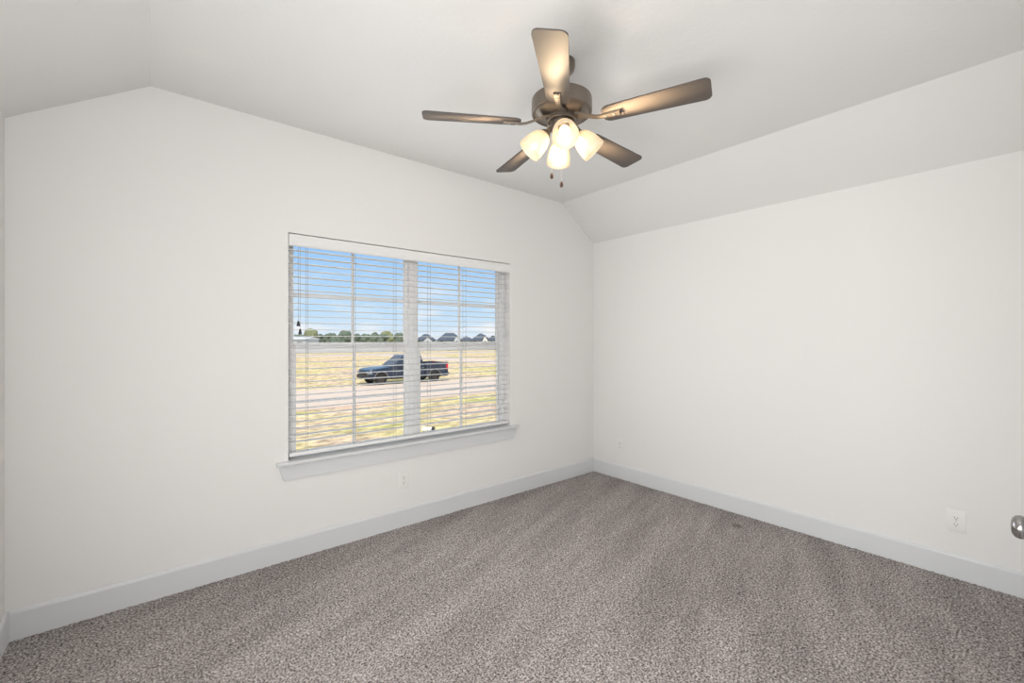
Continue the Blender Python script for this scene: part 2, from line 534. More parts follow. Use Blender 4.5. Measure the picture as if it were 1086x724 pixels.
# --- two double-hung units side by side
XM = (WX0 + WX1) / 2
def window_unit(n, x0, x1, lab):
    s = +1 if n == 1 else -1
    bm = B()
    fw = 0.034
    y0, y1 = 3.158, 3.236
    bx(bm, x0, x0 + fw, y0, y1, WZ0, WZ1, .003); bx(bm, x1 - fw, x1, y0, y1, WZ0, WZ1, .003)
    bx(bm, x0 + fw, x1 - fw, y0, y1, WZ1 - .036, WZ1, .003); bx(bm, x0 + fw, x1 - fw, y0 - .0, y1, WZ0, .634, .003)
    root = struct('window_%d' % n, bm, M['vinyl'], smooth=35, label=lab, cat='window')
    def sash(name, ya, yb, gx, z0, z1, gz0, gz1):
        bm = B()
        bx(bm, x0 + fw - .004, x0 + gx, ya, yb, z0, z1, .003); bx(bm, x1 - gx, x1 - fw + .004, ya, yb, z0, z1, .003)
        bx(bm, x0 + gx, x1 - gx, ya, yb, z0, gz0, .003); bx(bm, x0 + gx, x1 - gx, ya, yb, gz1, z1, .003)
        f = obj(name, bm, M['vinyl'], root, 35)
        ym = (ya + yb) / 2 + .002
        bm = B(); bx(bm, x0 + gx - .004, x1 - gx + .004, ym + .006, ym + .009, gz0 - .004, gz1 + .004)
        obj('glass_pane', bm, M['pane'], f)
        bm = B()
        xc, zc = (x0 + x1) / 2, (gz0 + gz1) / 2
        bx(bm, xc - .010, xc + .010, ym - .004, ym + .004, gz0, gz1, .002)
        bx(bm, x0 + gx, xc - .010, ym - .0035, ym + .0035, zc - .010, zc + .010, .002)
        bx(bm, xc + .010, x1 - gx, ym - .0035, ym + .0035, zc - .010, zc + .010, .002)
        obj('muntin_grid', bm, M['vinyl'], f, 35)
        return f
    sash('upper_sash', 3.197, 3.222, .059, 1.344, WZ1 - .036, 1.383, 2.045)
    lo = sash('lower_sash', 3.170, 3.196, .068, .634, 1.366, .662, 1.313)
    for fx in (.27, .73):
        bm = B()
        xc = x0 + (x1 - x0) * fx
        bx(bm, xc - .028, xc + .028, 3.172, 3.192, 1.366, 1.374, .002)
        lathe(bm, [(.011, 0), (.011, .006), (.008, .009), (0, .009)], 14, Matrix.Translation((xc, 3.182, 1.374)))
        bx(bm, xc - .004, xc + .026, 3.168, 3.176, 1.374, 1.381, .002)
        obj('sash_lock', bm, M['vinyl'], lo, 35)
window_unit(1, WX0, XM, 'white double-hung window unit with grid, left of the centre post')
window_unit(2, XM, WX1, 'white double-hung window unit with grid, right of the centre post')

# --- closet door behind the frame edge; only its knob reaches into view
bm = B()
dy0, dy1 = YB - .012 - .035, YB - .012 + .064 - .035 + .009   # leaf face sits just behind the frame edge
dfy = -0.012
bx(bm, DX0, DX1, dfy - .038, dfy, .012, 2.03, .002)
for (pz0, pz1) in ((.20, .92), (1.10, 1.88)):
    for (px0, px1) in ((DX0 + .11, DX0 + .345), (DX0 + .415, DX1 - .11)):
        bx(bm, px0, px1, dfy - .001, dfy + .006, pz0, pz1, .005)
door = struct('door_1', bm, M['trim'], smooth=35, label='white panelled closet door with a satin round knob', cat='door')
bm = B()
rot = Matrix.Translation((DX1 - .072, dfy, 0.935)) @ Matrix.Rotation(-PI / 2, 4, 'X')
lathe(bm, [(.033, 0), (.033, .004), (.028, .009), (.013, .012), (.0115, .022), (.014, .028), (.022, .033), (.0275, .041), (.0290, .050), (.0265, .058), (.019, .0635), (.009, .0655), (0, .066)], 40, rot)
obj('door_knob', bm, M['satin'], door, 50)['label'] = 'satin nickel round door knob'
bm = B()
bx(bm, DX0 - .02, DX0 - .003, YB - T, YB + .002, 0, 2.05); bx(bm, DX1 + .003, DX1 + .02, YB - T, YB + .002, 0, 2.05); bx(bm, DX0 - .003, DX1 + .003, YB - T, YB + .002, 2.033, 2.05)
bx(bm, DX0 - .085, DX0 - .01, YB, YB + .016, 0, 2.11); bx(bm, DX1 + .01, DX1 + .085, YB, YB + .016, 0, 2.11); bx(bm, DX0 - .01, DX1 + .01, YB, YB + .016, 2.04, 2.11)
struct('trim_3', bm, M['trim'], label='white casing around the closet door', cat='door trim')

# ================================================================== OUTSIDE GROUND
def ground_z(y):
    if y < 3.4: return -0.2
    if y < 17.0: return -0.2 - 1.2 * (y - 3.4) / 13.6
    return -1.4
bm = B()
ys = [3.26, 3.4] + [3.4 + 13.6 * i / 10 for i in range(1, 11)] + [20, 30, 60, 120, 300, 700]
xs = [-400, -60, -20, 0, 10, 20, 40, 80, 200, 900]
grid = [[bm.verts.new((x, y, ground_z(y))) for x in xs] for y in ys]
for j in range(len(ys) - 1):
    for i in range(len(xs) - 1):
        bm.faces.new((grid[j][i], grid[j][i + 1], grid[j + 1][i + 1], grid[j + 1][i]))
struct('ground', bm, M['lawn'], label='dry straw and green lawn outside the window', cat='lawn')
bm = B()
bx(bm, -60, 140, 18.7, 25.2, -1.7, -1.365); bx(bm, -60, 140, 18.35, 18.7, -1.7, -1.30, .03); bx(bm, -60, 30, 25.2, 25.5, -1.7, -1.33, .03)
struct('street', bm, M['concrete'], label='pale concrete street crossing in front of the house', cat='road')
bm = B(); bx(bm, 30, 36.5, 25.2, 74, -1.7, -1.37); struct('side_street', bm, M['concrete'], label='pale side street running away beyond the pickup', cat='road')
bm = B(); bx(bm, -60, 240, 74, 84, -1.7, -1.36); struct('far_street', bm, M['concrete'], label='distant pale street beyond the dry field', cat='road')

# ================================================================== CEILING FAN
FX, FY = 1.572, 1.52
fan = thing('ceiling_fan', 'brushed nickel ceiling fan with five grey blades and four lit glass shades', 'ceiling fan', (FX, FY, ZC))
def fz(z): return z - ZC
bm = B()
lathe(bm, [(0, 0), (.066, 0), (.066, fz(2.755)), (.060, fz(2.735)), (.040, fz(2.716)), (.020, fz(2.708)), (0, fz(2.708))], 36)
obj('canopy', bm, M['nickel'], fan, 40)
bm = B(); lathe(bm, [(.0135, fz(2.712)), (.0135, fz(2.62))], 20); obj('downrod', bm, M['nickel'], fan, 40)
bm = B()
lathe(bm, [(.0, fz(2.640)), (.026, fz(2.640)), (.034, fz(2.628)), (.090, fz(2.612)), (.135, fz(2.603)), (.147, fz(2.594)), (.149, fz(2.585)), (.149, fz(2.538)), (.1485, fz(2.526)),
           (.144, fz(2.523)), (.139, fz(2.527)), (.132, fz(2.527)), (.126, fz(2.521)), (.090, fz(2.511)), (.074, fz(2.507)), (0, fz(2.507))], 56)
obj('motor_housing', bm, M['nickel'], fan, 35)
bm = B()
lathe(bm, [(0, fz(2.509)), (.072, fz(2.509)), (.074, fz(2.504)), (.074, fz(2.487)), (.071, fz(2.484)), (.064, fz(2.484)), (.062, fz(2.490)), (0, fz(2.490))], 40)
for k in range(20):      # cooling slots of the flywheel ring
    a = 2 * PI * k / 20
    r_ = Matrix.Rotation(a, 4, 'Z')
    t = B(); bx(t, .0725, .0752, -.0042, .0042, fz(2.502), fz(2.489), .0008, 1)
    t.transform(r_); me = bpy.data.meshes.new('t'); t.to_mesh(me); t.free(); bm.from_mesh(me); bpy.data.meshes.remove(me)
obj('flywheel_ring', bm, M['nickel'], fan, 35)
bm = B()
lathe(bm, [(0, fz(2.492)), (.056, fz(2.492)), (.058, fz(2.482)), (.056, fz(2.462)), (.052, fz(2.440)), (.046, fz(2.412)), (.034, fz(2.396)), (.012, fz(2.390)), (.010, fz(2.380)), (.005, fz(2.374)), (0, fz(2.373))], 40)
obj('switch_housing', bm, M['nickel'], fan, 40)

# blades
RB0, RB1 = 0.205, 0.678
def rounded(pts_r):
    """polygon with rounded corners: (x, y, radius)"""
    out = []
    n = len(pts_r)
    for i in range(n):
        p = Vector(pts_r[i][:2]); r = pts_r[i][2]
        a = (Vector(pts_r[i - 1][:2]) - p).normalized(); b = (Vector(pts_r[(i + 1) % n][:2]) - p).normalized()
        ang = a.angle(b); d = r / math.tan(ang / 2)
        c = p + (a + b).normalized() * (r / math.sin(ang / 2))
        s = p + a * d - c; e = p + b * d - c
        a0 = math.atan2(s.y, s.x); a1 = math.atan2(e.y, e.x)
        da = (a1 - a0 + PI) % (2 * PI) - PI
        for k in range(9):
            t = a0 + da * k / 8
            out.append((c.x + r * math.cos(t), c.y + r * math.sin(t)))
    return out
blade_pts = rounded([(RB0, -.052, .040), (RB1, -.067, .028), (RB1, .067, .028), (RB0, .052, .040)])
def blade_mesh():
    bm = B()
    prism(bm, blade_pts, 'z', -.003, .003)
    for f in bm.faces:
        if abs(f.normal.z) < .5 or f.calc_center_median().z > .002: f.material_index = 1
    return bm
def iron_mesh():
    bm = B()
    # curved bracket: out of the flywheel ring, under the blade, hooked end
    path = [(.066, .025, .032), (.090, .023, .029), (.120, .019, .019), (.150, .0155, .006), (.178, .0140, -.004), (.205, .0140, -.0085), (.262, .0155, -.0085), (.288, .0155, -.0085)]
    th = .005
    top, bot = [], []
    for x, w, z in path:
        top.append([bm.verts.new((x, -w, z + th / 2)), bm.verts.new((x, w, z + th / 2))])
        bot.append([bm.verts.new((x, -w * .8, z - th / 2 - .002)), bm.verts.new((x, w * .8, z - th / 2 - .002))])
    for i in range(len(path) - 1):
        bm.faces.new((top[i][0], top[i + 1][0], top[i + 1][1], top[i][1]))
        bm.faces.new((bot[i][0], bot[i][1], bot[i + 1][1], bot[i + 1][0]))
        bm.faces.new((top[i][0], bot[i][0], bot[i + 1][0], top[i + 1][0]))
        bm.faces.new((top[i][1], top[i + 1][1], bot[i + 1][1], bot[i][1]))
    bm.faces.new((top[0][0], top[0][1], bot[0][1], bot[0][0])); bm.faces.new((top[-1][0], bot[-1][0], bot[-1][1], top[-1][1]))
    bx(bm, .286, .292, -.016, .016, -.011, -.0032, .0012)
    return bm
b0 = obj('fan_blade', blade_mesh(), [M['blade'], M['blade_edge']], fan)
i0 = obj('blade_iron', iron_mesh(), M['nickel'], b0, 35)
screws = []
for (sx, sy) in ((.225, 0), (.262, 0)):
    s0 = B()
    lathe(s0, [(.0045, 0), (.0045, -.0022), (.003, -.0034), (0, -.0034)], 12, Matrix.Translation((sx, sy, -.0125)))
    screws.append(obj('blade_screw', s0, M['screw'], b0, 40))
for k in range(5):
    a = R(4.4 + 72 * k)
    if k == 0: bb = b0
    else:
        bb = b0.copy(); COL.objects.link(bb); bb.parent = fan
        for src in [i0] + screws:
            c = src.copy(); COL.objects.link(c); c.parent = bb
    # counter-clockwise edge hangs lower
    bb.matrix_local = Matrix.Translation((0, 0, fz(2.472))) @ Matrix.Rotation(a, 4, 'Z') @ Matrix.Rotation(R(-11), 4, 'X')

# light kit: arm, glass shade, bulb
def axis_matrix(az, tilt, r, z):
    """local +z points outward and down along the shade axis"""
    d = Vector((math.cos(az) * math.cos(tilt), math.sin(az) * math.cos(tilt), -math.sin(tilt)))
    q = d.to_track_quat('Z', 'Y').to_matrix().to_4x4()
    return Matrix.Translation((math.cos(az) * r, math.sin(az) * r, z)) @ q, d
TILT = R(46)
prof_out = [(.027, 0), (.031, .004), (.040, .014), (.048, .030), (.0545, .052), (.059, .076), (.0615, .100), (.0625, .116)]
prof = prof_out + [(.0610, .1172), (.0595, .116)] + [(r - .003, z) for r, z in reversed(prof_out[:-1])]
for k in range(4):
    az = R(50.5 + 90 * k)
    m, d = axis_matrix(az, TILT, .082, fz(2.424))
    bm = B(); lathe(bm, prof, 40, cap=False)
    bmesh.ops.remove_doubles(bm, verts=bm.verts[:], dist=1e-6)
    bm.faces.new
    sh = obj('glass_shade', bm, M['frost'], fan, 60); sh.matrix_local = m
    bm = B()
    lathe(bm, [(0, -.040), (.010, -.040), (.011, -.016), (.022, -.012), (.0265, -.004), (.0265, .010), (.020, .012), (0, .012)], 28)
    hd = obj('lamp_holder', bm, M['nickel'], fan, 40); hd.matrix_local = m
    bm = B()
    lathe(bm, [(0, .012), (.011, .012), (.0125, .026), (.020, .040), (.0260, .056), (.0275, .070), (.025, .083), (.017, .0925), (.007, .0965), (0, .097)], 28)
    obj('light_bulb', bm, M['bulb'], sh, 60)['label'] = 'glowing bulb inside the frosted shade'
    sd = bpy.data.lights.new('fan_lamp_light', 'SPOT')
    sd.energy = SPOT; sd.color = SPOT_COL
    sd.spot_size = R(180); sd.spot_blend = 0.35; sd.shadow_soft_size = 0.028
    so = bpy.data.objects.new('fan_lamp_light', sd); COL.objects.link(so)
    so.parent = sh
    so.matrix_local = Matrix.Translation((0, 0, .121)) @ Matrix.Rotation(PI, 4, 'X')

# added narrow spots between the shades, imitating lamp spill on each blade
def blade_fill(r0, az0, z0, r1, az1, half, power, blend):
    gd = bpy.data.lights.new('blade_fill_spot', 'SPOT')
    gd.energy = power * FAN_FILL; gd.color = FAN_FILL_COL
    gd.spot_size = R(half * 2); gd.spot_blend = blend; gd.shadow_soft_size = 0.03
    go = bpy.data.objects.new('blade_fill_spot', gd); COL.objects.link(go)
    go.parent = fan
    p0 = Vector((math.cos(R(az0)) * r0, math.sin(R(az0)) * r0, fz(z0)))
    p1 = Vector((math.cos(R(az1)) * r1, math.sin(R(az1)) * r1, fz(2.470)))
    go.matrix_local = Matrix.Translation(p0) @ (p1 - p0).to_track_quat('-Z', 'Y').to_matrix().to_4x4()
blade_fill(0.14, 194, 2.325, 0.56, 219.5, 14, 19, 0.8)
blade_fill(0.14, 172, 2.325, 0.40, 148.9, 6.5, 130, 0.95)
blade_fill(0.14, 172, 2.325, 0.55, 148.4, 4.5, 90, 0.9)
blade_fill(0.14, 172, 2.325, 0.30, 150.5, 11, 7, 0.9)
blade_fill(0.14, 194, 2.325, 0.29, 217.5, 12, 8, 0.9)
blade_fill(0.0, 0, 2.335, 0.34, 292.4, 10.5, 265, 0.9)
blade_fill(0.0, 0, 2.335, 0.37, 4.4, 8.5, 90, 0.9)
blade_fill(0.0, 0, 2.335, 0.37, 76.4, 7.5, 220, 0.95)

pd = bpy.data.lights.new('hub_fill_point', 'POINT')  # added fill on the fan axis; no bulb sits here
pd.energy = 2.0 * FAN_FILL; pd.color = FAN_FILL_COL; pd.shadow_soft_size = 0.03
po = bpy.data.objects.new('hub_fill_point', pd); COL.objects.link(po)
po.parent = fan; po.location = (0, 0, fz(2.335))

# pull chains with little wooden knobs
rt = Vector((.772, -.636, 0)); fw_ = Vector((.636, .772, 0))
for lat, dep, zend in ((-.050, -.01, 2.226), (-.006, -.045, 2.172)):
    p = rt * lat + fw_ * dep
    ztop = fz(2.436) if abs(lat) > .02 else fz(2.405)
    bm = B()
    tube(bm, [(p.x * .9, p.y * .9, ztop), (p.x, p.y, ztop - .004), (p.x, p.y, fz(zend))], .0013, 8)
    z = ztop - .006
    while z > fz(zend):
        bmesh.ops.create_icosphere(bm, subdivisions=1, radius=.0019, matrix=Matrix.Translation((p.x, p.y, z))); z -= .0048
    ch = obj('pull_chain', bm, M['chain'], fan, 50)
    bm = B()
    lathe(bm, [(0, .002), (.003, .002), (.0045, -.002), (.0078, -.010), (.0085, -.017), (.0065, -.024), (.002, -.027), (0, -.027)], 18, Matrix.Translation((p.x, p.y, fz(zend))))
    obj('pull_knob', bm, M['walnut'], ch, 60)['label'] = 'small dark wooden pull knob'

# ================================================================== BLIND
blind = thing('window_blind', 'white faux-wood horizontal blind hung open inside the window recess', 'blind', (XM, YF + .038, WZ1))
def L(bm): bm.transform(Matrix.Translation((-XM, -(YF + .038), -WZ1))); return bm
bm = B()
prism(bm, [(3.080, 2.012), (3.074, 2.020), (3.074, 2.032), (3.077, 2.038), (3.077, 2.066), (3.074, 2.072), (3.074, 2.083), (3.079, 2.089), (3.088, 2.089), (3.088, 2.012)], 'x', WX0 + .004, WX1 - .004)
obj('valance', L(bm), M['valance'], blind, 30)
bm = B(); bx(bm, WX0 + .008, WX1 - .008, 3.090, 3.146, 2.046, 2.091, .002); obj('headrail', L(bm), M['slat'], blind, 30)
bm = B()
n = 6
for i in range(n + 1):      # slightly crowned slat
    pass
ypts = [(-.025 + .05 * i / n) for i in range(n + 1)]
crown = [.0016 * (1 - (y / .025) ** 2) for y in ypts]
prism(bm, [(y, c + .0013) for y, c in zip(ypts, crown)] + [(y, c - .0013) for y, c in reversed(list(zip(ypts, crown)))], 'x', -(XM - WX0 - .008), XM - WX0 - .008)
slat = obj('slat', bm, M['slat'], blind, 40)
slat.location = (0, 0, 1.991 - WZ1)
for k in range(1, 30):
    c = slat.copy(); COL.objects.link(c); c.parent = blind
    c.location = (0, 0, 1.991 - .0432 * k - WZ1)
    c.rotation_euler = (R(random.uniform(-1.5, 1.5)), 0, 0)
bm = B(); bx(bm, WX0 + .008, WX1 - .008, 3.087, 3.139, .650, .672, .004); obj('bottom_rail', L(bm), M['valance'], blind, 30)
for x in (.80, 1.115, 1.42, 1.71, 2.045, 2.39):
    bm = B()
    tube(bm, [(x, 3.0895, 2.05), (x, 3.0895, .66)], .0011, 6); tube(bm, [(x, 3.1365, 2.05), (x, 3.1365, .66)], .0011, 6)
    for k in range(30):
        z = 1.991 - .0432 * k - .003
        tube(bm, [(x, 3.0895, z), (x, 3.1365, z)], .0007, 5)
    obj('ladder_cord', L(bm), M['cord'], blind, 60)
for x, z in ((.741, 1.522), (.752, 1.470)):
    bm = B(); tube(bm, [(x, 3.084, 2.05), (x, 3.084, z)], .0012, 6)
    lc = obj('lift_cord', L(bm), M['cord'], blind, 60)
    bm = B()
    lathe(bm, [(0, .006), (.004, .006), (.006, .002), (.008, -.010), (.0105, -.024), (.0105, -.028), (0, -.028)], 16, Matrix.Translation((x, 3.084, z)))
    obj('tassel', L(bm), M['tassel'], lc, 50)['label'] = 'small black cord tassel'
bm = B(); tube(bm, [(2.452, 3.084, 2.05), (2.452, 3.080, 2.02), (2.452, 3.078, 1.455)], .0035, 8)
wd = obj('tilt_cord', L(bm), M['wand'], blind, 50)
bm = B(); lathe(bm, [(0, .006), (.005, .006), (.0085, -.012), (.010, -.034), (.008, -.038), (0, -.038)], 16, Matrix.Translation((2.452, 3.078, 1.455)))
obj('tassel', L(bm), M['wand'], wd, 50)

# ================================================================== OUTLETS
def outlet(label, loc, rz):
    """plate faces local -y"""
    t = thing('wall_outlet', label, 'outlet', loc, rz, 'wall outlets')
    bm = B(); bx(bm, -.040, .040, -.0060, 0, -.0635, .0635, .0025, 3); obj('cover_plate', bm, M['plate'], t, 35)
    for zc in (.0195, -.0195):
        bm = B()
        prism(bm, rounded([(-.0165, zc - .0145, .008), (.0165, zc - .0145, .008), (.0165, zc + .0145, .008), (-.0165, zc + .0145, .008)]), 'y', -.0085, -.005)
        sk = obj('socket', bm, M['plate'], t)
        bm = B()
        bx(bm, -.0080, -.0056, -.0088, -.0082, zc - .003, zc + .006); bx(bm, .0056, .0080, -.0088, -.0082, zc - .002, zc + .006)
        lathe(bm, [(.0028, -.0003), (.0028, .0003)], 12, Matrix.Translation((0, -.0085, zc - .0085)) @ Matrix.Rotation(PI / 2, 4, 'X'))
        obj('socket_slots', bm, M['slot'], sk)
    bm = B(); lathe(bm, [(.0032, 0), (.0032, .0012), (.002, .0018), (0, .0018)], 14, Matrix.Translation((0, -.0058, 0)) @ Matrix.Rotation(PI / 2, 4, 'X'))
    obj('plate_screw', bm, M['screw'], t)
    return t
outlet('white duplex outlet under the window, below its apron', (1.474, YF, .348), 0)
outlet('small white duplex outlet on the right wall close to the far corner', (XR, 2.732, .338), -PI / 2)
outlet('white duplex outlet on the right wall nearest the door knob', (XR, .329, .335), -PI / 2)

# ================================================================== PICKUP TRUCK (nose towards -x)
truck = thing('pickup_truck', 'dark navy pickup truck parked on the far side of the street', 'truck', (10.14, 26.80, -1.40))
def arc(cx, cz, r, a0, a1, n=14):
    return [(cx + r * math.cos(R(a0 + (a1 - a0) * i / n)), cz + r * math.sin(R(a0 + (a1 - a0) * i / n))) for i in range(n + 1)]
WF, WR_, WZ, WRAD = 0.78, 4.48, 0.375, 0.375
HW = 0.96
low = 0.36
body = [(.04, low + .06), (.00, .60), (.03, .80), (.10, .93), (.30, .99), (.90, 1.06), (1.58, 1.12), (3.76, 1.15), (3.76, low)]
body += arc(WF, WZ, .46, -2, 182)[0:0]
fa = [(WF + .46 * math.cos(R(a)), max(low, WZ + .46 * math.sin(R(a)))) for a in range(0, 181, 12)]
body += fa
bm = B()
prism(bm, body, 'y', -HW, HW)
es = [e for e in bm.edges if abs(abs(e.verts[0].co.y) - HW) < 1e-4 and abs(e.verts[0].co.y - e.verts[1].co.y) < 1e-4]
bmesh.ops.bevel(bm, geom=es, offset=.05, segments=3, profile=0.5, affect='EDGES')
obj('cab_body', bm, M['car_paint'], truck, 35)
bm = B()
ra = [(WR_ + .46 * math.cos(R(a)), max(low, WZ + .46 * math.sin(R(a)))) for a in range(0, 181, 12)]
bed = [(3.80, low), (3.80, 1.27), (5.46, 1.29), (5.50, 1.24), (5.50, .50), (5.48, low)] + ra
for s in (-1, 1):
    prism(bm, bed, 'y', s * HW, s * (HW - .09))
bx(bm, 3.80, 3.86, -HW + .09, HW - .09, .50, 1.25, .01); bx(bm, 3.86, 5.42, -HW + .09, HW - .09, .62, .66)
obj('cargo_bed', bm, M['car_paint'], truck, 35)
bm = B(); bx(bm, 5.42, 5.50, -HW + .09, HW - .09, .55, 1.27, .02); tg = obj('tailgate', bm, M['car_paint'], truck, 35)
bm = B(); bx(bm, 5.495, 5.525, -.12, .12, .98, 1.03, .008); obj('handle', bm, M['black_plastic'], tg, 35)
# greenhouse
def loft(bm, base, top):
    a = [bm.verts.new(p) for p in base]; b = [bm.verts.new(p) for p in top]
    for i in range(4):
        j = (i + 1) % 4
        bm.faces.new((a[i], a[j], b[j], b[i]))
    bm.faces.new(list(reversed(a))); bm.faces.new(b)
bm = B()
gb = [(1.52, -.90, 1.10), (3.72, -.90, 1.13), (3.72, .90, 1.13), (1.52, .90, 1.10)]
gt = [(2.42, -.72, 1.80), (3.58, -.72, 1.82), (3.58, .72, 1.82), (2.42, .72, 1.80)]
loft(bm, gb, gt)
bmesh.ops.bevel(bm, geom=bm.edges[:], offset=.04, segments=3, profile=0.5, affect='EDGES')
cab = obj('cab_roof', bm, M['car_paint'], truck, 35)
def lerp(a, b, t): return Vector(a) * (1 - t) + Vector(b) * t
def on_face(c, u0, u1, v0, v1, name, off=.012):
    """pane on the quad face c = (b0, b1, t1, t0), inset to u,v ranges, lifted slightly"""
    b0_, b1_, t1_, t0_ = c
    def P(u, v): return lerp(lerp(b0_, b1_, u), lerp(t0_, t1_, u), v)
    q = [P(u0, v0), P(u1, v0), P(u1, v1), P(u0, v1)]
    nrm = (q[1] - q[0]).cross(q[3] - q[0]).normalized()
    cen = Vector((2.8, 0, 1.4))
    if nrm.dot(q[0] - cen) < 0: nrm = -nrm
    bm = B()
    a = [bm.verts.new(p - nrm * .004) for p in q]; b = [bm.verts.new(p + nrm * off) for p in q]
    for i in range(4):
        j = (i + 1) % 4
        bm.faces.new((a[i], a[j], b[j], b[i]))
    bm.faces.new(a); bm.faces.new(list(reversed(b)))
    return obj(name, bm, M['car_glass'], cab)
on_face((gb[3], gb[0], gt[0], gt[3]), .06, .94, .08, .92, 'windshield')
on_face((gb[1], gb[2], gt[2], gt[1]), .10, .90, .15, .88, 'rear_glass')
for s in (0, 1):
    c = (gb[0], gb[1], gt[1], gt[0]) if s == 0 else (gb[3], gb[2], gt[2], gt[3])
    on_face(c, .10, .55, .12, .88, 'side_glass'); on_face(c, .59, .93, .12, .88, 'side_glass')
# wheels
def wheel(x, s):
    y = s * (HW - .12)
    m = Matrix.Translation((x, y, WZ)) @ Matrix.Rotation(-s * PI / 2, 4, 'X')
    bm = B()
    lathe(bm, [(.23, -.11), (.33, -.115), (.365, -.10), (.375, -.07), (.375, .07), (.365, .10), (.33, .115), (.23, .11), (.23, -.11)], 36, m, cap=False)
    w = obj('wheel', bm, M['rubber'], truck, 40)
    bm = B()
    lathe(bm, [(0, .03), (.06, .075), (.075, .07), (.08, .05), (.20, .05), (.215, .095), (.232, .10), (.232, -.10), (.20, -.09), (.19, .01), (0, .01)], 32, m)
    for k in range(6):
        t = B(); bx(t, .05, .205, -.024, .024, .05, .085, .008)
        t.transform(m @ Matrix.Rotation(2 * PI * k / 6, 4, 'Z')); me = bpy.data.meshes.new('t'); t.to_mesh(me); t.free(); bm.from_mesh(me); bpy.data.meshes.remove(me)
    obj('rim', bm, M['alloy'], w, 40)
for x in (WF, WR_):
    for s in (-1, 1): wheel(x, s)
# wheel wells and underbody
bm = B(); bx(bm, .5, 5.2, -.62, .62, .30, .62, .03); obj('underbody', bm, M['black_plastic'], truck)
for cx in (WF, WR_):
    for s in (-1, 1):
        bm = B()
        pts = [(cx + .475 * math.cos(R(a)), WZ + .475 * math.sin(R(a))) for a in range(0, 181, 10)] + [(cx + .445 * math.cos(R(a)), WZ + .445 * math.sin(R(a))) for a in range(180, -1, -10)]
        prism(bm, pts, 'y', s * (HW + .018), s * (HW - .10))
        obj('arch_trim', bm, M['chrome'], truck)['label'] = 'bright wheel arch trim'
bm = B(); bx(bm, -.06, .14, -HW - .005, HW + .005, .40, .60, .04, 3); obj('front_bumper', bm, M['black_plastic'], truck, 40)
bm = B(); bx(bm, 5.46, 5.61, -HW, HW, .42, .60, .03, 3); obj('rear_bumper', bm, M['black_plastic'], truck, 40)
bm = B()
bx(bm, -.025, .03, -.58, .58, .64, .88, .01)
for k in range(4): bx(bm, -.04, -.02, -.57, .57, .655 + .06 * k, .675 + .06 * k, .004)
obj('grille', bm, M['black_plastic'], truck, 35)
for s in (-1, 1):
    bm = B(); bx(bm, -.03, .22, s * .62 if s > 0 else -HW - .006, HW + .006 if s > 0 else -.62, .70, .86, .02); obj('headlight', bm, M['lens'], truck, 35)
    bm = B(); bx(bm, 5.36, 5.515, s * .82 if s > 0 else -HW - .01, HW + .01 if s > 0 else -.82, .78, 1.22, .02); obj('taillight', bm, M['tail_red'], truck, 35)
    bm = B(); bx(bm, 1.92, 2.04, s * 1.0 if s > 0 else -1.16, 1.16 if s > 0 else -1.0, 1.16, 1.34, .03); bx(bm, 1.98, 2.02, s * .86 if s > 0 else -1.02, 1.02 if s > 0 else -.86, 1.18, 1.23)
    obj('side_mirror', bm, M['car_paint'], truck, 35)
    for xh in (2.70, 3.48):
        bm = B(); bx(bm, xh, xh + .20, s * HW if s > 0 else -HW - .03, HW + .03 if s > 0 else -HW, .955, .99, .01); obj('door_handle', bm, M['chrome'], truck, 35)
    for xs_ in (1.72, 2.92, 3.73):
        bm = B()
        bx(bm, xs_, xs_ + .012, s * (HW + .002) if s > 0 else -(HW + .002), s * (HW - .02) if s > 0 else -(HW - .02), .45, 1.07)
        obj('door_seam', bm, M['black_plastic'], truck)

